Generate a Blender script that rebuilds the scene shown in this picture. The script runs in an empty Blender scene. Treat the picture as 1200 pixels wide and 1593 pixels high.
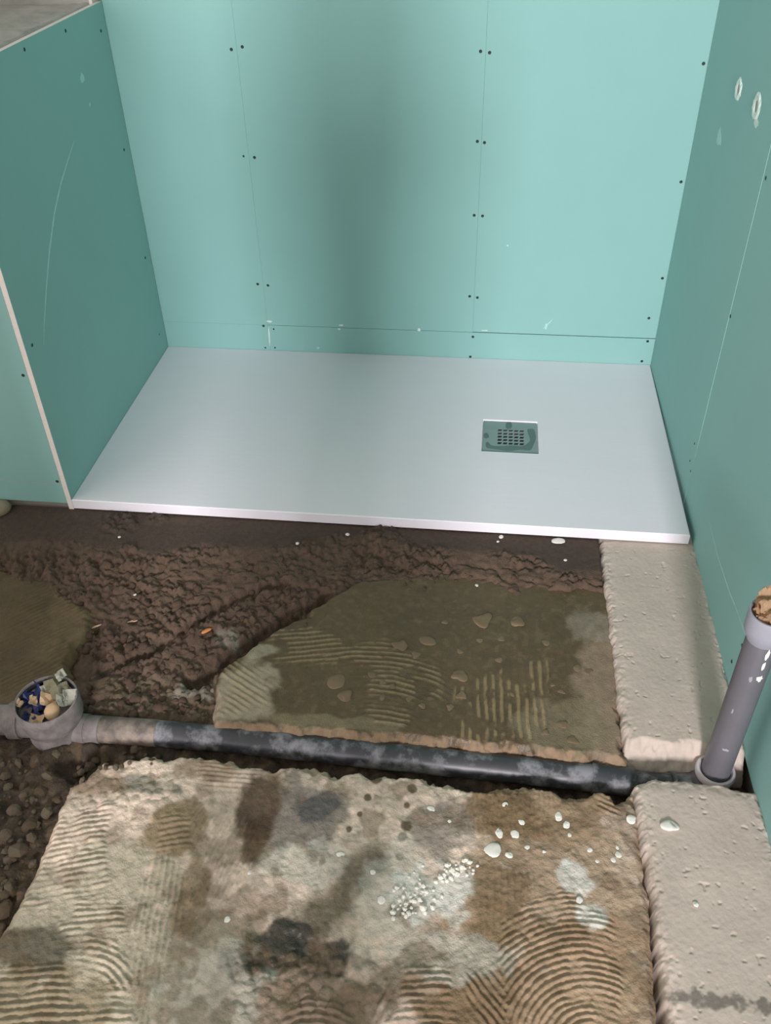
import bpy, bmesh, math, random
import numpy as np
from mathutils import Vector, Matrix

# ------------------------------------------------------------------ camera
S = bpy.context.scene
C = S.collection
FPX = 1380.9
CAM = np.array((1.00536, -1.64528, 1.35146))
ROT = (0.893550, 0.019179, 0.113847)
cam_d = bpy.data.cameras.new('camera')
cam_d.sensor_fit = 'VERTICAL'; cam_d.sensor_height = 24.0
cam_d.lens = FPX * 24.0 / 1593.0
cam_d.clip_start = 0.02
cam = bpy.data.objects.new('camera', cam_d); C.objects.link(cam)
cam.location = CAM; cam.rotation_euler = ROT
S.camera = cam

# ------------------------------------------------------------------ light
w = bpy.data.worlds.new('world'); S.world = w; w.use_nodes = True
bg = w.node_tree.nodes['Background']
bg.inputs[0].default_value = (1.0, 0.94, 0.90, 1); bg.inputs[1].default_value = 1.38
kd = bpy.data.lights.new('window_rear_offscreen', 'AREA')
kd.shape = 'RECTANGLE'; kd.size = 0.70; kd.size_y = 1.0
kd.energy = 490; kd.color = (1.0, 0.955, 1.0)
kl = bpy.data.objects.new('window_rear_offscreen', kd); C.objects.link(kl)
kl.location = (1.10, -6.6, 2.3)
kl.rotation_euler = (Vector((0.75, 0.3, 0.2)) - Vector(kl.location)).to_track_quat('-Z', 'Y').to_euler()
S.view_settings.view_transform = 'Standard'
S.view_settings.look = 'None'
S.view_settings.gamma = 1.0
S.view_settings.use_curve_mapping = False
S.view_settings.exposure = 0.0

random.seed(7); rng = np.random.default_rng(7)

# ------------------------------------------------------------------ helpers
from mathutils import Euler
RM = np.array(Euler(ROT, 'XYZ').to_matrix())
def unp(u, v, ax, val):
    """pixel of the photograph -> point on the plane axis=val it touches"""
    d = RM @ np.array([(u - 600) / FPX, -(v - 796.5) / FPX, -1.0])
    t = (val - CAM[ax]) / d[ax]
    return CAM + t * d
def gp(u, v, z=-0.05): return unp(u, v, 2, z)
def gpoly(pts, z=-0.05): return np.array([gp(u, v, z)[:2] for u, v in pts])
def lin(r, g, b):
    def f(c):
        c /= 255.0
        return c / 12.92 if c <= 0.04045 else ((c + 0.055) / 1.055) ** 2.4
    return np.array((f(r), f(g), f(b)))

def _h(i, j, s):
    n = (i * 374761393 + j * 668265263 + s * 1442695041) & 0x7fffffff
    n = ((n ^ (n >> 13)) * 1274126177) & 0x7fffffff
    n = (n ^ (n >> 16)) & 0xffffff
    return n / float(0xffffff)
def vn(x, y, s=0):
    xi = np.floor(x).astype(np.int64); yi = np.floor(y).astype(np.int64)
    fx = x - xi; fy = y - yi
    fx = fx * fx * (3 - 2 * fx); fy = fy * fy * (3 - 2 * fy)
    a = _h(xi, yi, s); b = _h(xi + 1, yi, s); c = _h(xi, yi + 1, s); d = _h(xi + 1, yi + 1, s)
    return (a * (1 - fx) + b * fx) * (1 - fy) + (c * (1 - fx) + d * fx) * fy
def fbm(x, y, cell, s=0, o=4):
    t = np.zeros_like(x); a = 0.5; f = 1.0 / cell
    for k in range(o):
        t += a * (vn(x * f + 17.3 * k, y * f - 9.1 * k, s + k) * 2 - 1); a *= 0.5; f *= 2.03
    return t
def lumps(x, y, cell, s=0, rad=0.75):
    """rounded clods on a jittered lattice, 0..1"""
    x = x / cell; y = y / cell
    xi = np.floor(x).astype(np.int64); yi = np.floor(y).astype(np.int64)
    out = np.zeros_like(x)
    for dx in (-1, 0, 1):
        for dy in (-1, 0, 1):
            i = xi + dx; j = yi + dy
            px = i + 0.1 + 0.8 * _h(i, j, s); py = j + 0.1 + 0.8 * _h(i, j, s + 5)
            r = rad * (0.35 + 0.65 * _h(i, j, s + 9))
            d2 = ((x - px) ** 2 + (y - py) ** 2) / r ** 2
            out = np.maximum(out, np.sqrt(np.clip(1 - d2, 0, 1)) * r / rad)
    return out
def sstep(a, b, x):
    t = np.clip((x - a) / (b - a), 0, 1); return t * t * (3 - 2 * t)
def sdf(x, y, poly):
    """signed distance, positive inside"""
    d = np.full(x.shape, 1e9); ins = np.zeros(x.shape, bool)
    n = len(poly)
    for k in range(n):
        ax, ay = poly[k]; bx, by = poly[(k + 1) % n]
        ex, ey = bx - ax, by - ay
        t = np.clip(((x - ax) * ex + (y - ay) * ey) / (ex * ex + ey * ey + 1e-12), 0, 1)
        d = np.minimum(d, np.hypot(x - ax - t * ex, y - ay - t * ey))
        if abs(ey) > 1e-12:
            c = ((ay > y) != (by > y)) & (x < ex * (y - ay) / ey + ax)
            ins ^= c
    return np.where(ins, d, -d)
def segd(x, y, pts):
    d = np.full(x.shape, 1e9)
    for (ax, ay), (bx, by) in zip(pts[:-1], pts[1:]):
        ex, ey = bx - ax, by - ay
        t = np.clip(((x - ax) * ex + (y - ay) * ey) / (ex * ex + ey * ey + 1e-12), 0, 1)
        d = np.minimum(d, np.hypot(x - ax - t * ex, y - ay - t * ey))
    return d

def tag(o, label=None, cat=None, group=None, kind=None):
    if label: o['label'] = label
    if cat: o['category'] = cat
    if group: o['group'] = group
    if kind: o['kind'] = kind
    return o
def link(name, me, parent=None, loc=None):
    o = bpy.data.objects.new(name, me); C.objects.link(o)
    if loc is not None: o.location = loc
    if parent is not None: o.parent = parent
    return o
def empty(name, loc=(0, 0, 0)):
    o = bpy.data.objects.new(name, None); o.empty_display_size = 0.05
    C.objects.link(o); o.location = loc
    return o
def mesh(name, verts, faces, mats, parent=None, smooth=False, fm=None, loc=None):
    me = bpy.data.meshes.new(name); me.from_pydata([tuple(map(float, v)) for v in verts], [], faces)
    for m in (mats if isinstance(mats, (list, tuple)) else [mats]): me.materials.append(m)
    if fm is not None:
        for p, k in zip(me.polygons, fm): p.material_index = k
    if smooth:
        for p in me.polygons: p.use_smooth = True
    me.update()
    return link(name, me, parent, loc)
def bmobj(name, bm, mats, parent=None, smooth=False, loc=None):
    bmesh.ops.recalc_face_normals(bm, faces=bm.faces)
    me = bpy.data.meshes.new(name); bm.to_mesh(me); bm.free()
    for m in (mats if isinstance(mats, (list, tuple)) else [mats]): me.materials.append(m)
    if smooth:
        for p in me.polygons: p.use_smooth = True
    return link(name, me, parent, loc)
def heightfield(name, xr, yr, step, hfun, mat, colfun=None, keep=None, parent=None):
    nx = int(round((xr[1] - xr[0]) / step)) + 1; ny = int(round((yr[1] - yr[0]) / step)) + 1
    X, Y = np.meshgrid(np.linspace(xr[0], xr[1], nx), np.linspace(yr[0], yr[1], ny))
    Z = hfun(X, Y)
    idx = np.arange(nx * ny).reshape(ny, nx)
    q = np.stack([idx[:-1, :-1], idx[:-1, 1:], idx[1:, 1:], idx[1:, :-1]], -1).reshape(-1, 4)
    if keep is not None:
        K = keep(X, Y).ravel(); q = q[K[q].all(1)]
    used = np.zeros(nx * ny, bool); used[q.ravel()] = True
    remap = np.cumsum(used) - 1; q = remap[q]
    co = np.stack([X.ravel()[used], Y.ravel()[used], Z.ravel()[used]], 1)
    me = bpy.data.meshes.new(name)
    me.vertices.add(len(co)); me.vertices.foreach_set('co', co.ravel().astype(np.float32))
    me.loops.add(q.size); me.loops.foreach_set('vertex_index', q.ravel().astype(np.int32))
    me.polygons.add(len(q)); me.polygons.foreach_set('loop_start', np.arange(0, q.size, 4, dtype=np.int32))
    me.polygons.foreach_set('loop_total', np.full(len(q), 4, np.int32))
    me.polygons.foreach_set('use_smooth', np.ones(len(q), bool))
    me.update(calc_edges=True); me.validate()
    if colfun is not None:
        col, wet = colfun(co[:, 0], co[:, 1], co[:, 2])
        a = me.color_attributes.new('Col', 'FLOAT_COLOR', 'POINT')
        d = np.concatenate([np.clip(col, 0, 1), np.clip(wet, 0, 1)[:, None]], 1).astype(np.float32)
        a.data.foreach_set('color', d.ravel())
    me.materials.append(mat)
    return link(name, me, parent)

# ------------------------------------------------------------------ materials
def mat(name, col, rough=0.8, var=0.12, vscale=8.0, bump=0.0, bscale=60.0, bdist=0.002, metal=0.0, attr=False,
        wetr=None, spec=0.5, stretch=None, trans=0.0, detail=6.0):
    m = bpy.data.materials.new(name); m.use_nodes = True
    nt = m.node_tree; N = nt.nodes; L = nt.links; b = N['Principled BSDF']
    b.inputs['Roughness'].default_value = rough; b.inputs['Metallic'].default_value = metal
    b.inputs['Specular IOR Level'].default_value = spec
    tc = N.new('ShaderNodeTexCoord')
    src = tc.outputs['Object']
    if stretch:
        mp = N.new('ShaderNodeMapping'); mp.inputs['Scale'].default_value = stretch
        L.new(src, mp.inputs[0]); src = mp.outputs[0]
    n = N.new('ShaderNodeTexNoise'); n.inputs['Scale'].default_value = vscale; n.inputs['Detail'].default_value = detail
    n.inputs['Roughness'].default_value = 0.6
    L.new(src, n.inputs['Vector'])
    mr = N.new('ShaderNodeMapRange')
    mr.inputs[1].default_value = 0.25; mr.inputs[2].default_value = 0.75
    mr.inputs[3].default_value = 1 - var; mr.inputs[4].default_value = 1 + var
    L.new(n.outputs[0], mr.inputs[0])
    mx = N.new('ShaderNodeMix'); mx.data_type = 'RGBA'; mx.blend_type = 'MULTIPLY'; mx.inputs[0].default_value = 1
    if attr:
        at = N.new('ShaderNodeVertexColor'); at.layer_name = 'Col'
        L.new(at.outputs[0], mx.inputs[6])
        if wetr is not None:
            r2 = N.new('ShaderNodeMapRange'); r2.inputs[3].default_value = rough; r2.inputs[4].default_value = wetr
            L.new(at.outputs[1], r2.inputs[0]); L.new(r2.outputs[0], b.inputs['Roughness'])
    else:
        mx.inputs[6].default_value = (*col, 1)
    L.new(mr.outputs[0], mx.inputs[7])
    L.new(mx.outputs[2], b.inputs['Base Color'])
    if bump:
        nb = N.new('ShaderNodeTexNoise'); nb.inputs['Scale'].default_value = bscale; nb.inputs['Detail'].default_value = 5
        L.new(src, nb.inputs['Vector'])
        bp = N.new('ShaderNodeBump'); bp.inputs['Strength'].default_value = bump; bp.inputs['Distance'].default_value = bdist
        L.new(nb.outputs[0], bp.inputs['Height']); L.new(bp.outputs[0], b.inputs['Normal'])
    if trans: b.inputs['Transmission Weight'].default_value = trans
    return m
M = {}
M['board'] = mat('green_plasterboard_paper', lin(134, 179, 174), 0.75, 0.03, 3.0, 0.12, 350, 0.0006)
M['gypsum'] = mat('gypsum_edge', lin(225, 215, 208), 0.9, 0.06, 40, 0.3, 200, 0.001)
M['scuff'] = mat('scuffed_paper', lin(165, 208, 202), 0.9, 0.12, 60)
M['tear'] = mat('torn_paper', lin(205, 222, 214), 0.9, 0.15, 80, 0.4, 200, 0.001)
M['hole'] = mat('screw_hole_dark', lin(28, 42, 42), 0.6, 0.1, 50)
M['white'] = mat('white_emulsion', lin(215, 212, 205), 0.9, 0.03)
M['core'] = mat('wall_core', lin(140, 134, 124), 0.9)
M['ledge'] = mat('rough_cement_ledge', lin(165, 163, 156), 0.95, 0.15, 14, 0.4, 60, 0.004)
M['tray'] = mat('white_slate_tray', lin(228, 225, 231), 0.55, 0.012, 5, 0.16, 30, 0.0018, stretch=(1.0, 2.6, 1.0))
M['tray_edge'] = mat('white_resin_edge', lin(228, 225, 231), 0.5, 0.01, 5)
M['steel'] = mat('drain_cover_resin', lin(130, 150, 147), 0.4, 0.06, 30, 0.15, 200, 0.0005)
M['trap'] = mat('grey_trap_plastic', lin(92, 94, 94), 0.6)
M['water'] = mat('dirty_water', lin(150, 178, 172), 0.06, 0.05, 30, 0.05, 30, 0.0005, trans=0.75)
M['slab'] = mat('old_screed', (1, 1, 1), 0.9, 0.20, 70, 0.55, 330, 0.0022, attr=True, wetr=0.30)
M['strip'] = mat('grey_concrete', (1, 1, 1), 0.95, 0.06, 60, 0.35, 260, 0.0012, attr=True, wetr=0.5)
M['sand'] = mat('damp_brown_sand', (1, 1, 1), 0.95, 0.28, 90, 0.8, 380, 0.003, attr=True, wetr=0.4)
M['soil'] = mat('dark_soil', (1, 1, 1), 0.95, 0.35, 60, 0.8, 200, 0.004, attr=True, wetr=0.4)
M['pipe_dark'] = mat('dusty_dark_grey_pipe', lin(86, 88, 92), 0.38, 0.5, 22, 0.15, 120, 0.0006, stretch=(.6, 1, 1), detail=3)
def dusty(name, base, dust, scale, lo, hi):
    m = mat(name, base, .35, .15, 40, .12, 150, .0006); nt = m.node_tree; N = nt.nodes; b = N['Principled BSDF']
    src = b.inputs['Base Color'].links[0].from_socket
    tc = N.new('ShaderNodeTexCoord'); n = N.new('ShaderNodeTexNoise'); n.inputs['Scale'].default_value = scale; n.inputs['Detail'].default_value = 7; n.inputs['Roughness'].default_value = .65
    nt.links.new(tc.outputs['Object'], n.inputs['Vector'])
    k = N.new('ShaderNodeMapRange'); k.inputs[1].default_value = lo; k.inputs[2].default_value = hi; nt.links.new(n.outputs[0], k.inputs[0])
    mx = N.new('ShaderNodeMix'); mx.data_type = 'RGBA'; mx.inputs[7].default_value = (*dust, 1)
    nt.links.new(k.outputs[0], mx.inputs[0]); nt.links.new(src, mx.inputs[6]); nt.links.new(mx.outputs[2], b.inputs['Base Color'])
    rr = N.new('ShaderNodeMapRange'); rr.inputs[3].default_value = .42; rr.inputs[4].default_value = .8; nt.links.new(k.outputs[0], rr.inputs[0]); nt.links.new(rr.outputs[0], b.inputs['Roughness'])
    return m
M['pipe_dark'] = dusty('dusty_dark_grey_pipe', lin(58, 58, 62), lin(128, 128, 132), 19, .48, .62)
M['pipe_run_dust'] = dusty('earth_dusted_pipe', lin(92, 84, 78), lin(140, 126, 114), 26, .40, .60)
M['pipe_grey'] = mat('grey_plastic_pipe', lin(94, 92, 97), 0.42, 0.10, 14, 0.05, 60, 0.0005)
M['pipe_dust'] = mat('dusty_grey_socket', lin(128, 120, 118), 0.8, 0.45, 38, 0.3, 120, 0.001)
M['pipe_rim'] = mat('pale_grey_rim', lin(146, 146, 156), 0.5, 0.06, 30)
M['collar'] = mat('pale_dusty_collar', lin(196, 188, 190), 0.6, 0.12, 40)
M['stump'] = mat('beige_concrete', lin(158, 144, 122), 0.9, 0.15, 40, 0.4, 120, 0.002)
M['seal'] = mat('black_rubber', lin(30, 30, 36), 0.6, 0.1, 40)
M['card'] = mat('tan_packing_paper', lin(205, 172, 138), 0.9, 0.12, 40, 0.3, 90, 0.001)
M['white_paper'] = mat('whitish_paper', lin(176, 174, 160), 0.9, 0.12, 40, 0.3, 90, 0.001)
M['blue'] = mat('blue_plastic', lin(62, 72, 125), 0.45, 0.25, 40, 0.3, 60, 0.001)
M['olive_paper'] = mat('damp_paper', lin(120, 116, 92), 0.8, 0.2, 40)
M['plaster'] = mat('white_plaster', lin(225, 222, 212), 0.85, 0.10, 90, 0.4, 250, 0.001)
M['mortar'] = mat('wet_mortar_blob', lin(112, 94, 70), 0.6, 0.12, 90, 0.3, 300, 0.0008)
M['crumb'] = mat('pale_white_crumb', lin(216, 212, 200), 0.85, 0.15, 120, 0.3, 300, 0.001)
M['stone'] = mat('brown_pebble', lin(84, 68, 51), 0.9, 0.4, 90, 0.5, 200, 0.002)
M['stone2'] = mat('grey_brown_pebble', lin(98, 86, 70), 0.9, 0.4, 90, 0.5, 200, 0.002)
M['clod'] = mat('sand_clod', lin(88, 68, 55), 0.95, 0.25, 90, 0.7, 300, 0.002)
M['orange'] = mat('orange_chip', lin(205, 130, 75), 0.7, 0.12, 60)
M['cloth'] = mat('dark_clothes', lin(50, 55, 66), 0.9, 0.15, 30)

# ------------------------------------------------------------------ boards
def board(name, o, u, v, n, su, sv, t, parent, chip=0.0, mats=None):
    """plasterboard panel: origin corner o of its visible face, u/v edge directions, n outward normal;
    paper faces green, cut edges gypsum white, arrises slightly eased"""
    o, u, v, n = map(np.array, (o, u, v, n)); e = 0.0003
    fr = [o + u * e + v * e, o + u * (su - e) + v * e, o + u * (su - e) + v * (sv - e), o + u * e + v * (sv - e)]
    md = [o - n * e, o + u * su - n * e, o + u * su + v * sv - n * e, o + v * sv - n * e]
    bk = [p - n * (t - e) for p in md]
    V = fr + md + bk
    F = [(0, 1, 2, 3)]; K = [0]
    for k in range(4):
        j = (k + 1) % 4
        F.append((k, k + 4, j + 4, j)); K.append(0)
        F.append((k + 4, k + 8, j + 8, j + 4)); K.append(1)
    F.append((11, 10, 9, 8)); K.append(0)
    ob = mesh(name, V, F, mats or [M['board'], M['gypsum']], parent, fm=K)
    bm = bmesh.new(); bm.from_mesh(ob.data); bmesh.ops.recalc_face_normals(bm, faces=bm.faces); bm.to_mesh(ob.data); bm.free()
    return ob
def boxm(name, a, b, m, parent=None):
    x0, y0, z0 = a; x1, y1, z1 = b
    V = [(x0, y0, z0), (x1, y0, z0), (x1, y1, z0), (x0, y1, z0), (x0, y0, z1), (x1, y0, z1), (x1, y1, z1), (x0, y1, z1)]
    F = [(3, 2, 1, 0), (4, 5, 6, 7), (0, 1, 5, 4), (1, 2, 6, 5), (2, 3, 7, 6), (3, 0, 4, 7)]
    return mesh(name, V, F, m, parent)
def disc_mesh(name, r, depth, m, seg=14, wob=0.0, sq=1.0, dome=0.3):
    """small countersunk screw head: sunk cross slot rim + shallow dome, local +Z out"""
    V = [(0, 0, depth * 0.2)]; F = []
    for ring, (k, z) in enumerate(((0.45, depth * 0.25), (0.85, depth), (1.0, 0.0))):
        for i in range(seg):
            a = 2 * math.pi * i / seg
            V.append((k * r * math.cos(a), k * r * sq * math.sin(a), z))
    for i in range(seg):
        j = (i + 1) % seg
        F.append((0, 1 + i, 1 + j))
        for q in range(2):
            F.append((1 + q * seg + i, 1 + (q + 1) * seg + i, 1 + (q + 1) * seg + j, 1 + q * seg + j))
    me = bpy.data.meshes.new(name); me.from_pydata(V, [], F); me.materials.append(m)
    return me
screw_me = disc_mesh('drywall_screw', 0.0042, 0.0007, M['hole'])
def screws(pts, ax, val, nrm, parent, small=()):
    q = Vector(nrm).to_track_quat('Z', 'Y')
    for k, (u, v) in enumerate(pts):
        p = unp(u, v, ax, val(u, v) if callable(val) else val)
        o = link('drywall_screw', screw_me, parent, tuple(p)); o.rotation_mode = 'QUATERNION'; o.rotation_quaternion = q
        if k in small: o.scale = (0.7, 0.7, 1)
def ribbon(name, pts, width, nrm, m, parent, jit=0.25, seed=0):
    """thin scuff lying on a wall, 0.4 mm proud, tapered at its ends"""
    r = random.Random(seed); n = Vector(nrm).normalized(); P = [Vector(p) for p in pts]
    fine = []
    for a, b in zip(P[:-1], P[1:]):
        for k in range(5): fine.append(a.lerp(b, k / 5))
    fine.append(P[-1])
    V = []; F = []
    for i, p in enumerate(fine):
        t = (fine[min(i + 1, len(fine) - 1)] - fine[max(i - 1, 0)]).normalized(); s = t.cross(n)
        tp = min(1.0, 3.0 * min(i + .3, len(fine) - .7 - i) / len(fine) + 0.15)
        ww = width * 0.5 * tp * (1 + r.uniform(-jit, jit))
        V += [p - s * ww + n * 0.0001, p + n * 0.0004, p + s * ww + n * 0.0001]
    for i in range(len(fine) - 1):
        a = 3 * i; F += [(a, a + 1, a + 4, a + 3), (a + 1, a + 2, a + 5, a + 4)]
    return mesh(name, V, F, m, parent)
def flake(name, c, u, v, n, ru, rv, m, parent, seed=0, h=0.0008, seg=12):
    r = random.Random(seed); c, u, v, n = map(lambda a: Vector(tuple(a)), (c, u, v, n))
    V = [c + n * h]; F = []
    for i in range(seg):
        a = 2 * math.pi * i / seg; k = r.uniform(0.65, 1.1)
        V.append(c + u * (ru * k * math.cos(a)) + v * (rv * k * math.sin(a)) + n * 0.0001)
    for i in range(seg): F.append((0, 1 + i, 1 + (i + 1) % seg))
    return mesh(name, V, F, m, parent)

TW, TD, TT = 1.5064, 0.80, 0.027
T = 0.0125
# ---- back wall
wb = boxm('wall_back', (-0.9, 0.8 + T, -0.25), (1.60, 1.0, 2.45), M['core'])
tag(wb, 'back wall lined with green plasterboard behind the shower tray', 'wall', kind='structure')
G = 0.0002
for (x0, x1, z0, z1) in ((0.0, 0.334, 0.0865, 2.40), (0.334, 0.967, 0.0873, 2.40), (0.967, 1.509, 0.0888, 2.40),
                         (0.0, 0.334, -0.06, 0.0865), (0.334, 1.509, -0.06, 0.0865)):
    board('plasterboard_panel', (x0 + G / 2, 0.8, z0 + G / 2), (1, 0, 0), (0, 0, 1), (0, -1, 0), x1 - x0 - G, z1 - z0 - G, T, wb, mats=[M['board'], M['board']])
screws([(360, 77), (377, 73), (379, 243), (396, 245), (401, 442), (417, 444), (410, 507), (426, 512), (748, 80), (762, 82),
        (743, 220), (754, 222), (738, 335), (751, 336), (731, 461), (743, 463), (736, 524), (732, 555), (1095, 99), (1060, 283),
        (1031, 433), (1010, 495), (1008, 531), (999, 562), (413, 541), (428, 541)], 1, 0.8, (0, -1, 0), wb, small=(2, 7, 24, 25))
for k, (u, v, a, b) in enumerate(((419, 500, .010, .004), (531, 506, .008, .004), (528, 512, .005, .004), (652, 513, .006, .006),
                                  (755, 514, .012, .002), (850, 508, .004, .010), (495, 541, .005, .005), (790, 382, .004, .004))):
    flake('paper_tear', unp(u, v, 1, 0.8), (1, 0, 0), (0, 0, 1), (0, -1, 0), a, b, M['tear'] if k < 5 else M['scuff'], wb, k)
ribbon('scuff', [unp(418, 508, 1, .8), unp(420, 538, 1, .8)], .004, (0, -1, 0), M['tear'], wb, seed=1)
ribbon('scuff', [unp(845, 512, 1, .8), unp(862, 495, 1, .8)], .003, (0, -1, 0), M['scuff'], wb, seed=3)

# ---- left half-height partition with its return
LT = 0.968
wl = boxm('wall_left', (-0.75, T, -0.25), (-T, 0.8 + T - .001, LT - 0.03), M['core'])
tag(wl, 'half-height left partition in green plasterboard with pale cut corner edge', 'wall', kind='structure')
board('plasterboard_panel', (0, -0.0005, -0.03), (0, 1, 0), (0, 0, 1), (1, 0, 0), 0.8, LT + 0.03, T, wl)
board('plasterboard_panel', (-0.75, 0.0, 0.05), (1, 0, 0), (0, 0, 1), (0, -1, 0), 0.75 - T - 0.0008, LT - 0.05, T, wl)
board('plasterboard_panel', (-0.75, 0.0, -0.012), (1, 0, 0), (0, 0, 1), (0, -1, 0), 0.75 - T + 0.004, 0.061, T, wl)
# cement ledge on top of the partition
def ledge_h(x, y): return LT - 0.002 + fbm(x, y, 0.06, 3) * 0.008 + lumps(x, y, 0.02, 4) * 0.002 - 0.012 * sstep(-0.03, -0.013, x)
ld = heightfield('cement_ledge', (-0.75, -T), (-0.0, 0.775), 0.008, ledge_h, M['ledge'], parent=wl)
boxm('ledge_upstand', (-0.75, 0.776, LT - .03), (-0.022, 0.8 + T, LT + 0.35), M['ledge'], wl)
boxm('gypsum_corner', (-0.022, 0.772, LT - .005), (-0.014, 0.8 + T, LT + 0.4), M['gypsum'], wl)
screws([(38, 77), (102, 48), (157, 48), (193, 233), (226, 401), (50, 537), (248, 520)], 0, 0.0, (1, 0, 0), wl, small=(6,))
screws([(36, 584), (89, 749)], 1, 0.0, (0, -1, 0), wl)
ribbon('scratch', [unp(u, v, 0, 0) for u, v in ((116, 218), (107, 245), (95, 285), (85, 330), (77, 390), (72, 450), (69, 500), (68, 536))],
       .006, (1, 0, 0), M['scuff'], wl, seed=7)
for k, (u, v, a, b) in enumerate(((128, 122, .012, .012), (140, 163, .006, .006))):
    flake('scuff', unp(u, v, 0, 0), (0, 1, 0), (0, 0, 1), (1, 0, 0), a, b, M['scuff'], wl, 20 + k, h=.0003)

# ---- right wall, very slightly splayed
def wrx(y): return 1.508 + 0.014 * (0.8 - y)
ur = np.array((-0.014, 1, 0)); ur = ur / np.linalg.norm(ur); nr = np.array((-ur[1], ur[0], 0))
PROUD = .0009
Y0 = -1.42; LR = (0.8 - Y0) / ur[1]
wr = empty('wall_right'); tag(wr, 'right wall of darker green plasterboard beside the tray and pipe', 'wall', kind='structure')
mesh('stud_core', [(wrx(Y0) + T, Y0, -.25), (wrx(.8) + T, .8 + T - .0005, -.25), (wrx(.8) + .2, .8 + T - .0005, -.25), (wrx(Y0) + .2, Y0, -.25),
                   (wrx(Y0) + T, Y0, 2.45), (wrx(.8) + T, .8 + T - .0005, 2.45), (wrx(.8) + .2, .8 + T - .0005, 2.45), (wrx(Y0) + .2, Y0, 2.45)],
     [(3, 2, 1, 0), (4, 5, 6, 7), (0, 1, 5, 4), (1, 2, 6, 5), (2, 3, 7, 6), (3, 0, 4, 7)], M['core'], wr)
for (y0, y1) in ((0.149, 0.7985), (-1.051, 0.149), (-1.41, -1.051)):
    s0 = (y0 + G / 2 - Y0) / ur[1]
    o = np.array((wrx(Y0), Y0, -0.045)) + ur * s0 + nr * (PROUD if y1 > .5 else 0)   # back board stands proud, its cut edge shows
    board('plasterboard_panel', o, ur, (0, 0, 1), nr, (y1 - y0 - G) / ur[1], 2.44, T, wr, mats=[M['board'], M['board']])   # factory edges, wrapped in paper
def onr(u, v):
    x = 1.515
    for _ in range(4):
        y = unp(u, v, 0, x)[1]; x = wrx(y) - (PROUD if y > .149 else 0)
    return x
def pr(u, v): return unp(u, v, 0, onr(u, v))
screws([(1192, 277), (1137, 492), (1081, 690), (1074, 717), (1075, 733), (1165, 957), (1155, 1004), (1139, 1029)], 0, onr, nr, wr, small=(2, 3, 4))
ribbon('scratch', [pr(1104, 812), pr(1118, 868), pr(1135, 920), pr(1144, 942), pr(1165, 1000)], .003, nr, M['scuff'], wr, seed=9)
flake('scuff', pr(1119, 212), (0, 1, 0), (0, .1, 1), nr, .045, .02, M['scuff'], wr, 31, h=.0003)
for k, (u, v, ru_, rv_) in enumerate(((1150, 139, .026, .022), (1178, 166, .028, .026))):
    c = pr(u, v)
    bm = bmesh.new(); r = random.Random(40 + k); seg = 20; rings = []
    for (kk, dz) in ((1.0, 0.0002), (0.8, 0.003), (0.5, 0.0022), (0.42, 0.0004)):
        ring = []
        for i in range(seg):
            a = 2 * math.pi * i / seg; f = kk * (1 + (r.uniform(-.12, .12) if kk > .6 else r.uniform(-.08, .08)))
            p = Vector(c) + Vector(ur) * ru_ * f * math.cos(a) + Vector((0, 0, 1)) * rv_ * f * math.sin(a) + Vector(nr) * dz
            ring.append(bm.verts.new(p))
        rings.append(ring)
    for a, b in zip(rings[:-1], rings[1:]):
        for i in range(seg): bm.faces.new((a[i], a[(i + 1) % seg], b[(i + 1) % seg], b[i]))
    hole = bmobj('torn_hole_rim', bm, M['tear'], wr)
    flake('hole_opening', Vector(c) + Vector(nr) * .0003, ur, (0, 0, 1), nr, ru_ * .5, rv_ * .5, M['ledge'], wr, 50 + k, h=.0002)
flake('scuff', pr(1177, 191), ur, (0, 0, 1), nr, .018, .010, M['tear'], wr, 33, h=.0003)

# ---- ceiling and the partition beside the doorway the daylight comes through
cl = boxm('ceiling', (-.9, -2.35, 2.45), (1.75, 1.0, 2.55), M['white']); tag(cl, 'plain white ceiling above the shower corner', 'ceiling', kind='structure')
wf = boxm('wall_front', (-.9, -2.35, -.25), (.46, -2.25, 2.45), M['white']); tag(wf, 'plain white partition beside the doorway opposite the shower', 'wall', kind='structure')

# ------------------------------------------------------------------ floor
Z0 = -0.05
slab_front_poly = gpoly([(196, 1172), (240, 1170), (330, 1178), (420, 1187), (520, 1197), (620, 1207), (700, 1214), (760, 1226), (830, 1221), (880, 1234), (930, 1226), (965, 1240), (985, 1230), (992, 1232),
                         (1002, 1330), (1018, 1460), (1032, 1640), (1040, 1760), (-160, 1760), (-60, 1560), (0, 1450), (40, 1375), (78, 1285), (104, 1218), (150, 1192)])
slab_mid_poly = gpoly([(330, 1128), (332, 1045), (356, 1025), (395, 998), (430, 972), (470, 957), (512, 924), (560, 900), (760, 880), (960, 880), (975, 1184), (900, 1176), (800, 1166), (640, 1152), (480, 1138)])
slab_dark_poly = gpoly([(-420, 880), (30, 880), (90, 900), (140, 940), (136, 985), (118, 1010), (104, 1050), (60, 1120), (-420, 1120)])
xs = 1.3085
strip_back_poly = np.array([(1.304, 0.15), (1.307, -0.3), (1.3095, -0.60), (1.36, -0.606), (1.42, -0.598), (1.53, -0.604), (1.53, 0.15)])
strip_front_poly = np.array([(1.318, -0.672), (1.35, -0.655), (1.44, -0.652), (1.532, -0.662), (1.545, -1.5), (1.345, -1.5), (1.328, -1.05)])

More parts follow.
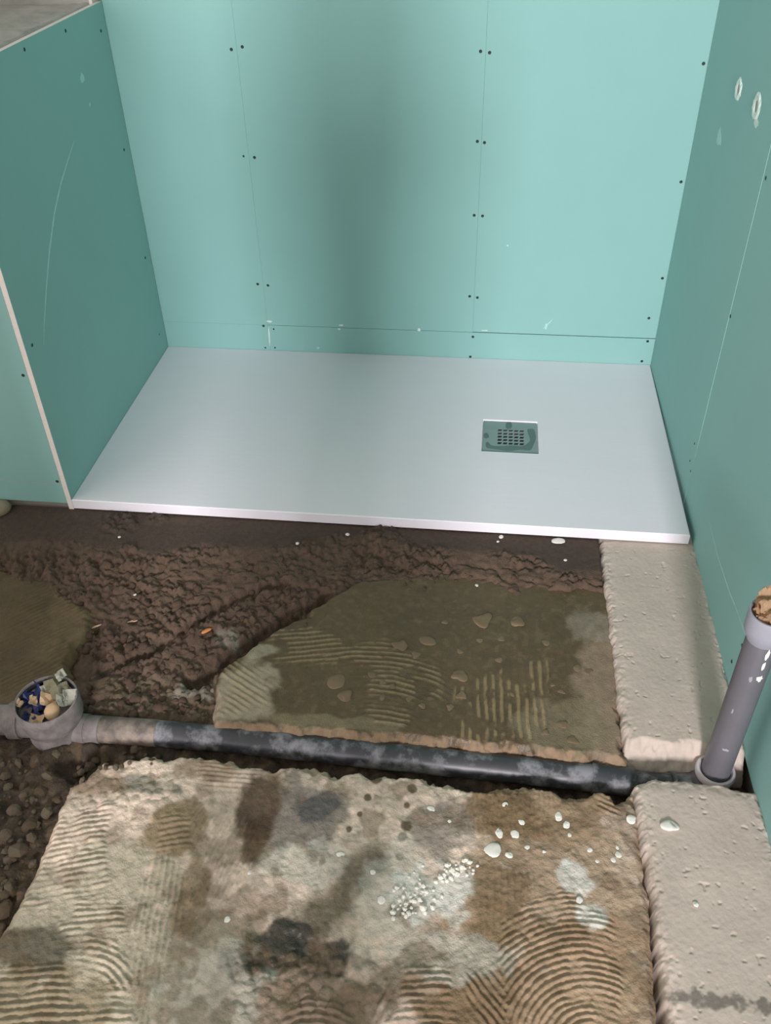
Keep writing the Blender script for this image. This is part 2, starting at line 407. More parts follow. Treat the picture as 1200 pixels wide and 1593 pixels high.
RID = []   # notched-trowel adhesive ridges: (domain, kind, data, period, amplitude)
def rid(poly, kind, data, per, amp, soft=0.012): RID.append((gpoly(poly), kind, data, per, amp, soft))
rid([(95, 1255), (178, 1240), (168, 1290), (172, 1350), (165, 1395), (20, 1420)], 'lin', ((85, 1300), (170, 1286)), .0105, .0030)
rid([(110, 1395), (195, 1385), (200, 1450), (110, 1450)], 'lin', ((115, 1420), (195, 1416)), .0100, .0026)
rid([(90, 1430), (170, 1450), (225, 1540), (120, 1560)], 'arc', (95, 1600), .0105, .0030)
rid([(240, 1325), (292, 1335), (285, 1430), (262, 1480), (232, 1620), (205, 1620), (200, 1400)], 'lin', ((250, 1340), (222, 1470)), .0105, .0032)
rid([(280, 1230), (400, 1270), (405, 1350), (330, 1440), (290, 1430), (300, 1300)], 'lin', ((300, 1420), (350, 1330)), .0085, .0020)
rid([(-60, 1500), (80, 1500), (215, 1540), (215, 1680), (-80, 1680)], 'lin', ((10, 1530), (200, 1520)), .0110, .0032)
rid([(775, 1430), (868, 1378), (955, 1430), (985, 1530), (935, 1680), (775, 1680)], 'arc', (930, 1650), .0098, .0032)
rid([(628, 1495), (705, 1500), (716, 1620), (600, 1680), (560, 1600), (612, 1590)], 'arc', (680, 2100), .0105, .0036)
rid([(575, 1580), (578, 1535), (612, 1512), (620, 1540), (600, 1600), (580, 1620)], 'lin', ((582, 1585), (612, 1525)), .0115, .0038)
rid([(440, 1570), (480, 1535), (550, 1570), (570, 1680), (430, 1680)], 'arc', (478, 1720), .0105, .0036)
rid([(735, 1350), (850, 1360), (800, 1440), (740, 1450)], 'lin', ((768, 1380), (765, 1450)), .0105, .0022)
rid([(905, 1218), (965, 1225), (962, 1270), (910, 1262)], 'lin', ((915, 1232), (955, 1250)), .0100, .0028)
rid([(690, 1215), (870, 1225), (860, 1300), (720, 1300)], 'lin', ((768, 1240), (764, 1300)), .0080, .0012)
rid([(722, 1510), (790, 1500), (800, 1680), (715, 1680)], 'lin', ((722, 1530), (775, 1600)), .0105, .0032)
rid([(240, 1265), (300, 1265), (305, 1320), (240, 1325)], 'lin', ((245, 1295), (290, 1288)), .0105, .0020)
rid([(300, 1160), (420, 1172), (400, 1225), (310, 1230)], 'lin', ((320, 1195), (380, 1200)), .0095, .0022)
MID = []
def ridm(poly, kind, data, per, amp, soft=0.02): MID.append((gpoly(poly), kind, data, per, amp, soft))
ridm([(332, 1040), (370, 1022), (425, 1050), (420, 1100), (335, 1125)], 'lin', ((340, 1045), (400, 1082)), .0125, .0034)
ridm([(480, 1010), (600, 985), (700, 1040), (700, 1100), (560, 1090)], 'arc', (560, 1240), .0130, .0022, .03)
ridm([(540, 1090), (640, 1095), (650, 1140), (560, 1130)], 'arc', (560, 1300), .0130, .0024)
ridm([(700, 1040), (860, 1020), (860, 1160), (700, 1160)], 'lin', ((768, 1060), (772, 1150)), .0160, .0022, .02)
ridm([(400, 970), (560, 960), (560, 1040), (420, 1040)], 'lin', ((420, 1010), (540, 1000)), .0130, .0012, .03)
def ridges(x, y, R):
    h = np.zeros_like(x); crest = np.zeros_like(x)
    wx = x + fbm(x, y, .045, 61, 2) * .004; wy = y + fbm(x, y, .045, 63, 2) * .004
    brk = 0.25 + 0.75 * sstep(-.30, .02, fbm(x, y, .040, 65, 3))
    for poly, kind, data, per, amp, soft in R:
        bb = (x > poly[:, 0].min() - .03) & (x < poly[:, 0].max() + .03) & (y > poly[:, 1].min() - .03) & (y < poly[:, 1].max() + .03)
        if not bb.any(): continue
        X, Y = wx[bb], wy[bb]
        mk = sstep(-soft * .3, soft, sdf(X, Y, poly) + fbm(X, Y, .02, 67, 2) * .012) * brk[bb]
        if kind == 'lin':
            a, b = gp(*data[0])[:2], gp(*data[1])[:2]; d = (b - a) / np.linalg.norm(b - a)
            ph = (-(X - a[0]) * d[1] + (Y - a[1]) * d[0]) / per
        else:
            c = gp(*data)[:2]; ph = np.hypot(X - c[0], Y - c[1]) / per
        s = sstep(0.15, 0.85, 0.5 + 0.5 * np.cos(2 * np.pi * ph))
        h[bb] = np.maximum(h[bb], mk * amp * s); crest[bb] = np.maximum(crest[bb], mk * s) 
    return h, crest
def stain(x, y, u, v, ru, rv, seed, rough=.5):
    c = gp(u, v)[:2]
    d = np.hypot((x - c[0]) / (ru * .00112), (y - c[1]) / (rv * .00138))
    d = d + fbm(x, y, .035, seed, 4) * rough
    return 1 - sstep(.72, 1.12, d)

# --- front slab
def front_sd(x, y): return sdf(x, y, slab_front_poly) + fbm(x, y, .03, 11, 4) * (.006 + .014 * sstep(-.78, -.71, y))
def front_h(x, y):
    r, _ = ridges(x, y, RID)
    s = front_sd(x, y)
    top = Z0 + fbm(x, y, .16, 12, 3) * .006 + fbm(x, y, .018, 14, 4) * .0026 + fbm(x, y, .007, 16, 3) * .0014 + r
    lump = stain(x, y, 460, 1520, 110, 45, 90) + .6 * stain(x, y, 180, 1230, 110, 40, 91)
    top += lump * (lumps(x, y, .018, 15) * .006 - .003)
    top -= .006 * stain(x, y, 440, 1475, 70, 24, 92)
    return top - .012 * (1 - sstep(.0, .016, s)) - .13 * (1 - sstep(-.008, .002, s))
def mixc(c, new, k): return c * (1 - k[:, None]) + np.asarray(new)[None] * k[:, None]
def front_c(x, y, z):
    _, cr = ridges(x, y, RID)
    n = fbm(x, y, .06, 20, 5); n2 = fbm(x, y, .012, 24, 3)
    c = np.tile(lin(196, 178, 160), (len(x), 1)) * (1 + .38 * n + .22 * n2)[:, None]
    wet = np.zeros_like(x)
    tan, ochre, brown, dgrey, black = lin(140, 114, 84), lin(120, 102, 70), lin(74, 54, 36), lin(98, 94, 88), lin(38, 38, 28)
    pale = lin(176, 174, 162)
    c = mixc(c, lin(158, 150, 128), .8 * stain(x, y, 120, 1480, 160, 160, 100))
    # tan/brown right half
    t = np.maximum.reduce([stain(x, y, 850, 1260, 130, 55, 101), stain(x, y, 880, 1400, 150, 120, 102) * .8, stain(x, y, 850, 1540, 190, 110, 103)])
    c = mixc(c, tan * 1.0, .8 * t)
    c = mixc(c, lin(112, 90, 62), .8 * stain(x, y, 775, 1265, 75, 42, 104))
    c = mixc(c, lin(110, 90, 62), .75 * stain(x, y, 775, 1400, 50, 60, 105))
    c = mixc(c, lin(104, 84, 58), .7 * stain(x, y, 720, 1545, 90, 60, 106))
    c = mixc(c, lin(150, 122, 96), .6 * stain(x, y, 930, 1450, 60, 30, 107))
    # dark grey wash
    k = stain(x, y, 470, 1275, 75, 62, 108, .7); c = mixc(c, dgrey, .75 * k)
    k = stain(x, y, 500, 1255, 38, 26, 109, .7); c = mixc(c, lin(74, 74, 74), .8 * k)
    k = stain(x, y, 690, 1290, 50, 40, 110, .7); c = mixc(c, dgrey * 1.1, .6 * k)
    for q in ((405, 1245, 42, 58, 111), (398, 1300, 22, 34, 112)):
        k = stain(x, y, *q); c = mixc(c, brown, .92 * k); wet = np.maximum(wet, .3 * k)
    k = stain(x, y, 270, 1288, 50, 42, 113); c = mixc(c, ochre, .85 * k); wet = np.maximum(wet, .4 * k)
    k = stain(x, y, 298, 1395, 26, 55, 114); c = mixc(c, ochre * .9, .75 * k)
    k = stain(x, y, 330, 1195, 60, 22, 115, .8); c = mixc(c, lin(118, 96, 66), .6 * k)
    # dark wet streak and puddle dirt
    st = gpoly([(585, 1345), (540, 1385), (480, 1440), (430, 1475), (390, 1490)])
    k = 1 - sstep(.012, .05, segd(x, y, st) + fbm(x, y, .04, 116, 4) * .03); c = mixc(c, lin(80, 71, 52), .85 * k); wet = np.maximum(wet, .4 * k)
    k = stain(x, y, 440, 1476, 95, 30, 117, .8); c = mixc(c, black, .95 * k); wet = np.maximum(wet, .7 * k)
    k = stain(x, y, 350, 1440, 60, 26, 118, .8); c = mixc(c, lin(100, 92, 68), .6 * k)
    k = stain(x, y, 470, 1560, 130, 62, 119, .6); c = mixc(c, lin(96, 78, 58), .75 * k)
    k = stain(x, y, 40, 1475, 60, 32, 120, .7); c = mixc(c, lin(72, 68, 54), .85 * k)
    k = stain(x, y, 60, 1565, 110, 40, 121, .8); c = mixc(c, lin(112, 98, 68), .6 * k)
    k = stain(x, y, 205, 1220, 70, 14, 122, .7); c = mixc(c, lin(70, 78, 68), .7 * k)
    k = stain(x, y, 130, 1215, 60, 24, 123, .6); c = mixc(c, lin(118, 98, 74), .75 * k)
    for (u, v, r) in ((586, 1210, 10), (572, 1240, 8), (641, 1228, 9), (633, 1252, 7), (632, 1286, 10), (626, 1302, 9), (560, 1266, 5), (622, 1332, 8), (616, 1414, 12), (543, 1290, 6), (502, 1340, 6)):
        k = stain(x, y, u, v, r, r * .9, 124 + r, .5); c = mixc(c, lin(84, 70, 48), .9 * k)
    for q in ((700, 1490, 110, 34, 140), (620, 1380, 70, 60, 141), (480, 1345, 70, 30, 142), (330, 1540, 70, 60, 143)):
        k = stain(x, y, *q, .7); c = mixc(c, pale, .55 * k)
    for q in ((895, 1365, 26, 20, 144), (918, 1426, 26, 16, 145), (882, 1345, 12, 12, 146), (680, 1390, 60, 34, 147)):
        k = stain(x, y, *q, .8); c = mixc(c, lin(205, 205, 196), .7 * k)
    c = mixc(c, lin(104, 86, 62), .5 * sstep(.10, .34, fbm(x, y, .045, 26, 5)))
    s = front_sd(x, y); c = mixc(c, lin(150, 128, 100), .5 * (1 - sstep(.0, .014, s)))
    return c, wet
# --- middle slab
def mid_sd(x, y): return sdf(x, y, slab_mid_poly) + fbm(x, y, .030, 31, 4) * .013
def mid_h(x, y):
    r, _ = ridges(x, y, MID); s = mid_sd(x, y)
    top = Z0 + fbm(x, y, .2, 32, 3) * .003 + fbm(x, y, .02, 33, 3) * .0010 + r * .6
    edge = gpoly([(560, 905), (760, 890), (960, 890)])
    rim = gpoly([(330, 1126), (480, 1138), (640, 1152), (800, 1166), (900, 1176), (975, 1184)])
    dr = segd(x, y, rim)
    top += (1 - sstep(.0, .02, dr)) * (lumps(x, y, .014, 35) * .005)
    return top - .016 * (1 - sstep(0, .015, s)) - .12 * (1 - sstep(-.010, .001, s))
def mid_c(x, y, z):
    _, cr = ridges(x, y, MID)
    n = fbm(x, y, .09, 36, 5)
    c = np.tile(lin(87, 70, 47), (len(x), 1)) * (1 + .22 * n)[:, None]; wet = np.full_like(x, .8)
    for q, col, k0 in (((375, 1075, 62, 62, 150), lin(156, 144, 122), .85), ((945, 1080, 60, 130, 151), lin(138, 120, 100), .8),
                       ((880, 1130, 90, 50, 152), lin(124, 114, 90), .6), ((930, 975, 60, 35, 153), lin(132, 124, 108), .7), ((400, 1010, 50, 16, 154), lin(150, 146, 126), .7),
                       ((520, 1125, 120, 14, 155), lin(130, 120, 94), .6)):
        k = stain(x, y, *q, .6); c = mixc(c, col, k0 * k); wet = wet * (1 - .8 * k)
    c = mixc(c, lin(172, 152, 112), .38 * sstep(.55, 1, cr))
    rim = gpoly([(330, 1126), (480, 1138), (640, 1152), (800, 1166), (900, 1176), (975, 1184)])
    k = 1 - sstep(.004, .011, segd(x, y, rim) + fbm(x, y, .018, 156, 4) * .018)
    c = mixc(c, lin(146, 122, 98), .7 * k); wet = wet * (1 - k)
    k = sstep(-.17, -.11, y + fbm(x, y, .08, 157, 4) * .09 - .0); c = mixc(c, lin(92, 72, 58), .8 * k)
    pit = sstep(.22, .3, fbm(x, y, .012, 158, 2)); c = mixc(c, lin(140, 120, 90), .14 * pit)
    return c, wet
# --- dark wet slab on the left
def dark_sd(x, y): return sdf(x, y, slab_dark_poly) + fbm(x, y, .05, 41, 4) * .045
def dark_h(x, y):
    s = dark_sd(x, y)
    a, b = gp(60, 1000)[:2], gp(130, 965)[:2]; d = (b - a) / np.linalg.norm(b - a)
    ph = (-(x - a[0]) * d[1] + (y - a[1]) * d[0]) / .011
    r = (0.5 + .5 * np.cos(2 * np.pi * (ph + fbm(x, y, .05, 46, 2) * .5))) * .0036 * sstep(-.10, .04, x) * (.3 + .7 * sstep(-.2, .1, fbm(x, y, .05, 47, 3)))
    return Z0 - .008 + fbm(x, y, .15, 42, 3) * .004 + r + fbm(x, y, .02, 43, 3) * .001 - .015 * (1 - sstep(0, .02, s)) - .09 * (1 - sstep(-.014, .001, s))
def dark_c(x, y, z):
    s = dark_sd(x, y)
    c = np.tile(lin(87, 70, 47), (len(x), 1)) * (1 + .35 * fbm(x, y, .05, 44, 4))[:, None]
    c = mixc(c, lin(104, 86, 58), .55 * sstep(-.0585, -.0545, z) * sstep(-.05, .08, x))
    c = mixc(c, lin(112, 94, 66), .75 * (1 - sstep(.004, .04, s + fbm(x, y, .02, 45, 3) * .02)) * sstep(.0, .1, x))
    return c, np.full_like(x, .3)
# --- concrete strips by the right wall
def strip_h_of(poly, sd_n, bev):
    def f(x, y):
        s = sdf(x, y, poly) + fbm(x, y, .03, sd_n, 5) * .008
        top = -.0305 + fbm(x, y, .12, sd_n + 1, 3) * .0022 + fbm(x, y, .006, sd_n + 2, 2) * .0005
        pit = sstep(.44, .52, fbm(x, y, .010, sd_n + 3, 2)); top -= pit * .0015
        crumble = (1 - sstep(0, .03, sdf(x, y, poly))) * fbm(x, y, .008, sd_n + 4, 3) * .003
        top += crumble - .003 * (1 - sstep(0, .03, sdf(x, y, poly)))
        if bev:      # broken sloping face where the strip was cut for the pipe
            dy = y - (-.602) + fbm(x, y, .03, sd_n + 5, 3) * .016
            top -= .045 * (1 - sstep(.0, .034, dy)) 
        return top - .006 * (1 - sstep(0, .008, s)) - .12 * (1 - sstep(-.013, .001, s))
    return f
def strip_c_of(poly, sd_n):
    def f(x, y, z):
        n = fbm(x, y, .07, sd_n, 4)
        c = np.tile(lin(186, 172, 160), (len(x), 1)) * (1 + .10 * n)[:, None]
        mk = gp(1130, 1568)[:2]
        k = (1 - sstep(.5, 1.2, np.hypot((x - mk[0]) / .08, (y - mk[1]) / .012) + fbm(x, y, .012, 171, 3) * 1.2)); c = mixc(c, lin(96, 90, 82), .8 * k)
        return c, np.zeros_like(x)
    return f
# --- soil at the bottom of trench and excavation
def soil_h(x, y):
    z = -.118 + fbm(x, y, .12, 51, 3) * .014 + lumps(x, y, .03, 52) * .012 + lumps(x, y, .013, 53) * .006
    lft = 1 - sstep(.20, .42, x)
    z = z + lft * .022 - .03 * stain(x, y, 140, 1170, 70, 24, 160)
    return z
def soil_c(x, y, z):
    c = np.tile(lin(62, 50, 38), (len(x), 1)) * (1 + .5 * fbm(x, y, .03, 54, 4))[:, None]
    c = mixc(c, lin(104, 86, 66), .6 * sstep(.05, .3, fbm(x, y, .02, 55, 3)))
    c = mixc(c, lin(86, 66, 44), .6 * sstep(1.38, 1.44, x))
    return c, np.full_like(x, .25)

fl = heightfield('floor', (-.60, 1.56), (-1.40, .30), .006, soil_h, M['soil'], soil_c)
tag(fl, 'broken-up bathroom floor of old screed, soil and concrete before the tray', 'floor', kind='structure')
heightfield('screed_slab', (.10, 1.36), (-1.36, -.62), .0019, front_h, M['slab'], front_c, keep=lambda x, y: front_sd(x, y) > -.009, parent=fl)['label'] = 'dry stained screed with swirled adhesive ridges'
heightfield('screed_slab', (.48, 1.32), (-.64, -.06), .0021, mid_h, M['slab'], mid_c, keep=lambda x, y: mid_sd(x, y) > -.011, parent=fl)['label'] = 'wet olive screed slab'
heightfield('screed_slab', (-.50, .26), (-.62, -.15), .004, dark_h, M['slab'], dark_c, keep=lambda x, y: dark_sd(x, y) > -.018, parent=fl)['label'] = 'wet screed remnant'
heightfield('concrete_strip', (1.285, 1.53), (-.66, .15), .0017, strip_h_of(strip_back_poly, 201, True), M['strip'], strip_c_of(strip_back_poly, 221),
            keep=lambda x, y: sdf(x, y, strip_back_poly) > -.016, parent=fl)['label'] = 'pale grey concrete strip'
heightfield('concrete_strip', (1.295, 1.545), (-1.36, -.63), .0017, strip_h_of(strip_front_poly, 241, False), M['strip'], strip_c_of(strip_front_poly, 261),
            keep=lambda x, y: sdf(x, y, strip_front_poly) > -.016, parent=fl)['label'] = 'pale grey concrete strip'
boxm('screed_field', (-.6, -7.0, -.14), (1.545, -1.33, Z0 - .004), M['ledge'], fl)

# ------------------------------------------------------------------ sand bed
edge_s = gpoly([(0, 850), (60, 842), (130, 850), (240, 862), (330, 850), (430, 858), (520, 838), (600, 842), (680, 858), (760, 862), (830, 870), (880, 895), (940, 890)], -.035)
gap = gpoly([(300, 1045), (345, 1020), (400, 985), (450, 955), (505, 925)])
crack = gpoly([(140, 1040), (200, 1015), (260, 985), (310, 955), (370, 925), (440, 905)])
def sand_edge(x): return np.interp(x, edge_s[:, 0], edge_s[:, 1])
def sand_h(x, y):
    e = sand_edge(x) + fbm(x, y, .05, 71, 3) * .03
    rough = 1 - sstep(-.006, .014, y - e)
    z = -.0315 + fbm(x, y, .25, 72, 3) * .003 + fbm(x, y, .015, 79, 3) * .0009
    z = np.minimum(z, -.0300 + .0 * z)
    dep = np.clip(e - y, 0, 1)
    z = z - rough * np.minimum(dep * .16, .03)
    pat = .18 + .82 * sstep(-.22, .18, fbm(x, y, .10, 73, 3))
    cl = lumps(x + fbm(x, y, .02, 81, 2) * .01, y + fbm(x, y, .02, 82, 2) * .01, .026, 74) * .010 + lumps(x, y, .013, 75) * .008 + lumps(x + fbm(x, y, .006, 97, 2) * .004, y, .007, 76) * .0045
    rdg = 1 - np.abs(fbm(x + y * .3, y * 1.6, .05, 77, 4)) * 3.2
    z = z + rough * (pat * (cl - .008) - .012 * np.clip(rdg, 0, 1) * sstep(.0, .05, dep) * .6)
    left = 1 - sstep(.30, .46, x)
    z = z - rough * .014 * sstep(-.30, -.48, y)
    z -= .030 * (1 - sstep(.006, .030, segd(x, y, gap) + fbm(x, y, .02, 78, 2) * .012))
    z -= .018 * (1 - sstep(.004, .016, segd(x, y, crack) + fbm(x, y, .02, 83, 3) * .014))
    # scooped and heaped spots against the tray edge
    for (u, v, r, a) in ((185, 812, .055, .010), (245, 806, .03, .006), (590, 832, .05, .011)):
        c = gp(u, v, -.03)[:2]; d = np.hypot(x - c[0], (y - c[1]) * 1.1) / r
        k = 1 - sstep(.5, 1.0, d + fbm(x, y, .015, 84, 3) * .4); z = z + k * (a * lumps(x, y, .016, 85) + .004 * lumps(x, y, .007, 86) + a * .25)
    # thin out over the wet slab
    ms = sdf(x, y, slab_mid_poly)
    thin = sstep(.0, .10, ms) * sstep(.0, .06, dep)
    z = np.where(ms > 0, z - (.004 + .05 * thin) * sstep(.01, .03, ms) * sstep(-.155, -.20, y + fbm(x, y, .05, 87, 3) * .05), z)
    # fall away into trench and off the left slab
    z -= .10 * sstep(-.575, -.605, y)
    ds = sdf(x, y, slab_dark_poly)
    z -= .035 * sstep(-.02, .10, ds + fbm(x, y, .06, 88, 4) * .09)
    z = np.where(x > 1.300, z - .05 * sstep(1.300, 1.306, x), z)
    lim = -TT - .0005
    z = np.where(y > -.002, np.minimum(z, lim), z)
    return z
def sand_c(x, y, z):
    e = sand_edge(x); rough = 1 - sstep(-.01, .02, y - e)
    c = np.tile(lin(72, 57, 48), (len(x), 1)) * (1 + .12 * fbm(x, y, .06, 89, 4))[:, None]
    c = mixc(c, lin(90, 71, 57), .8 * rough) * (1 + .22 * rough * fbm(x, y, .03, 96, 4))[:, None]
    c = mixc(c, lin(102, 88, 70), .6 * sstep(-.42, -.5, y) * sstep(.2, .3, x))
    k = stain(x, y, 352, 985, 26, 20, 94, .8) + stain(x, y, 300, 1060, 40, 18, 95, .8); c = mixc(c, lin(140, 134, 122), .55 * np.clip(k, 0, 1))
    return c, np.full_like(x, .12)
def sand_keep(x, y):
    return (x < 1.308) & ((x > .004) | (y < .006)) & (sdf(x, y, slab_mid_poly) < .17)
sb = heightfield('sand_bed', (-.52, 1.31), (-.615, .12), .0030, sand_h, M['sand'], sand_c, keep=sand_keep)
tag(sb, 'damp brown sand bed, smooth by the tray and lumpy toward the wet slab', 'sand', kind='stuff')

# ------------------------------------------------------------------ rounded clods, pebbles
def blob_mesh(name, m, seed, sq=.7, amp=.28, sub=2, flat=False, lob=9, pw=3):
    bm = bmesh.new(); bmesh.ops.create_icosphere(bm, subdivisions=sub, radius=1.0)
    r = random.Random(seed); ks = [(Vector((r.uniform(-1, 1), r.uniform(-1, 1), r.uniform(-1, 1))).normalized(), r.uniform(-1, 1)) for _ in range(lob)]
    for v in bm.verts:
        f = 1 + amp * sum(a * max(0, v.co.dot(d)) ** pw for d, a in ks)
        v.co = v.co * f; v.co.z *= sq
    me = bpy.data.meshes.new(name); bm.to_mesh(me); bm.free(); me.materials.append(m)
    if not flat:
        for p in me.polygons: p.use_smooth = True
    return me
def surf_all(x, y):
    """top of the ground"""
    z = soil_h(x, y)
    z = np.where(front_sd(x, y) > 0, np.maximum(z, front_h(x, y)), z)
    z = np.where(mid_sd(x, y) > 0, np.maximum(z, mid_h(x, y)), z)
    z = np.where(dark_sd(x, y) > 0, np.maximum(z, dark_h(x, y)), z)
    z = np.where(sand_keep(x, y) & (y > -.612), np.maximum(z, sand_h(x, y)), z)
    z = np.where(sdf(x, y, strip_back_poly) > 0, np.maximum(z, strip_h_of(strip_back_poly, 201, True)(x, y)), z)
    z = np.where(sdf(x, y, strip_front_poly) > 0, np.maximum(z, strip_h_of(strip_front_poly, 241, False)(x, y)), z)
    return z
GS = .003; GX0, GY0 = -.5, -1.3
SG = surf_all(*np.meshgrid(np.arange(GX0, 1.56, GS), np.arange(GY0, .03, GS)))
def surf(x, y):
    fx = (x - GX0) / GS; fy = (y - GY0) / GS
    i = int(min(max(fx, 0), SG.shape[1] - 2)); j = int(min(max(fy, 0), SG.shape[0] - 2))
    a = min(max(fx - i, 0), 1); b = min(max(fy - j, 0), 1)
    return float((SG[j, i] * (1 - a) + SG[j, i + 1] * a) * (1 - b) + (SG[j + 1, i] * (1 - a) + SG[j + 1, i + 1] * a) * b)
def on_ground(u, v):
    z = -.05
    for _ in range(6):
        p = gp(u, v, z); z = .5 * z + .5 * surf(p[0], p[1])
    p = gp(u, v, z); return p[0], p[1], surf(p[0], p[1])
def drop(name, me, u, v, s, label, cat, group, sink=.25, flat=1.0, rz=None, m=None):
    x, y, z = on_ground(u, v)
    o = link(name, me, None, (x, y, z + s * flat * (1 - 2 * sink) * .5))
    o.scale = (s, s * random.uniform(.75, 1.1), s * flat); o.rotation_euler = (0, 0, random.uniform(0, 6.28) if rz is None else rz)
    return tag(o, label, cat, group)

# ------------------------------------------------------------------ shower tray
tray = empty('shower_tray', (0, 0, -TT)); tag(tray, 'large white slate-textured shower tray with a square drain', 'shower tray')
DX0, DX1, DY0, DY1, DR = 1.0125, 1.1625, .300, .4555, .0075
WX, WY = (DX0 + DX1 - .0) / 2 + .002, (DY0 + DY1 - .001) / 2 + .002
def tray_body():
    b = .0018
    outer = lambda z, i: [(i, i, z), (TW - i, i, z), (TW - i, TD - i, z), (i, TD - i, z)]
    inner = lambda z, i: [(DX0 + i, DY0 + i, z), (DX1 - i, DY0 + i, z), (DX1 - i, DY1 - i, z), (DX0 + i, DY1 - i, z)]
    well = lambda z: [(WX - .045, WY - .045, z), (WX + .045, WY - .045, z), (WX + .045, WY + .045, z), (WX - .045, WY + .045, z)]
    rings = [outer(0, 0), outer(TT - b, 0), outer(TT, b), inner(TT, 0), inner(TT - DR, .001), well(TT - DR), well(.002)]
    V = [p for r in rings for p in r]; F = [(3, 2, 1, 0)]; K = [1]
    for q in range(6):
        for k in range(4):
            j = (k + 1) % 4
            F.append((q * 4 + k, q * 4 + j, q * 4 + 4 + j, q * 4 + 4 + k)); K.append(0 if q == 2 else 1)
    F.append((24, 25, 26, 27)); K.append(1)
    return mesh('tray_body', V, F, [M['tray'], M['tray_edge']], tray, fm=K)
tray_body()
# drain cover with 5 x 5 slots cut through
cov = empty('drain_cover', (0, 0, 0)); cov.parent = tray
def cover():
    x0, x1, y0, y1 = DX0 + .002, DX1 - .002, DY0 + .002, DY1 - .003
    cx, cy = (x0 + x1) / 2 + .002, (y0 + y1) / 2 + .002
    sw, sh, px, py = .0106, .0114, .0148, .0156
    xs_ = [x0]; ys_ = [y0]
    for i in range(5):
        c = cx + (i - 2) * px; xs_ += [c - sw / 2, c + sw / 2]
        c = cy + (i - 2) * py; ys_ += [c - sh / 2, c + sh / 2]
    xs_.append(x1); ys_.append(y1)
    zt, zb = TT - .0035, TT - .0048
    bm = bmesh.new(); sk = lambda i, j: 0.0
    vt = [[bm.verts.new((x + (.0016 * (1 if (j % 2 == 0) else -1) if 0 < i < 11 and 0 < j < 11 else 0), y, zt)) for i, x in enumerate(xs_)] for j, y in enumerate(ys_)]
    vb = [[bm.verts.new((v.co.x, v.co.y, zb)) for v in row] for row in vt]
    slot = lambda i, j: i % 2 == 1 and j % 2 == 1
    for j in range(11):
        for i in range(11):
            if slot(i, j):
                for (a, b_) in (((i, j), (i + 1, j)), ((i + 1, j), (i + 1, j + 1)), ((i + 1, j + 1), (i, j + 1)), ((i, j + 1), (i, j))):
                    bm.faces.new((vt[a[1]][a[0]], vt[b_[1]][b_[0]], vb[b_[1]][b_[0]], vb[a[1]][a[0]]))
            else:
                bm.faces.new((vt[j][i], vt[j][i + 1], vt[j + 1][i + 1], vt[j + 1][i]))
    n = 11
    for k in range(n):
        bm.faces.new((vt[0][k], vb[0][k], vb[0][k + 1], vt[0][k + 1])); bm.faces.new((vt[n][k], vt[n][k + 1], vb[n][k + 1], vb[n][k]))
        bm.faces.new((vt[k][0], vt[k + 1][0], vb[k + 1][0], vb[k][0])); bm.faces.new((vt[k][n], vb[k][n], vb[k + 1][n], vt[k + 1][n]))
    bmobj('grate', bm, M['steel'], cov)
    a = .0445; zt, zb = TT - DR, .0025     # open plastic trap under the grate
    V = [(cx + sx * q, cy + sy * q, z) for q, z in ((a, zt), (a, zb), (a - .002, zb + .001), (a - .002, zt)) for sx, sy in ((-1, -1), (1, -1), (1, 1), (-1, 1))]
    F = [(q * 4 + k, q * 4 + (k + 1) % 4, (q * 4 + 4 + (k + 1) % 4) % 16, (q * 4 + 4 + k) % 16) for q in (0, 2, 3) for k in range(4)] + [(4, 7, 6, 5), (8, 9, 10, 11)]
    mesh('drain_trap', V, F, M['trap'], cov)
cover()
def puddle(pts, seed):
    c = np.array([unp(u, v, 2, -.0035)[:2] for u, v in pts]); n = len(c)
    fine = []
    for k in range(n):
        p0, p1, p2, p3 = c[k - 1], c[k], c[(k + 1) % n], c[(k + 2) % n]
        for t in (0, .34, .67):
            fine.append(.5 * (2 * p1 + (p2 - p0) * t + (2 * p0 - 5 * p1 + 4 * p2 - p3) * t * t + (3 * p1 - p0 - 3 * p2 + p3) * t ** 3))
    fine = np.array(fine); fine[:, 0] = np.clip(fine[:, 0], DX0 + .003, DX1 - .003); fine[:, 1] = np.clip(fine[:, 1], DY0 + .003, DY1 - .004)
    bm = bmesh.new(); z = TT - .0035
    lo = [bm.verts.new((p[0], p[1], z + .0001)) for p in fine]
    cc = fine.mean(0)
    hi = [bm.verts.new((p[0] * .95 + cc[0] * .05, p[1] * .95 + cc[1] * .05, z + .0012)) for p in fine]
    for k in range(len(lo)):
        j = (k + 1) % len(lo); bm.faces.new((lo[k], lo[j], hi[j], hi[k]))
    f = bm.faces.new(hi); bmesh.ops.triangulate(bm, faces=[f])
    return bmobj('water_film', bm, M['water'], cov, smooth=False)
puddle([(822, 668), (831, 668), (834, 682), (829, 695), (824, 701), (808, 700), (790, 702), (770, 699), (757, 696), (757, 688), (763, 694), (780, 695), (800, 694), (815, 695), (826, 686), (824, 676)], 1)
puddle([(788, 658), (796, 658), (796, 666), (788, 667)], 2)
puddle([(753, 676), (758, 674), (761, 680), (754, 682)], 3)

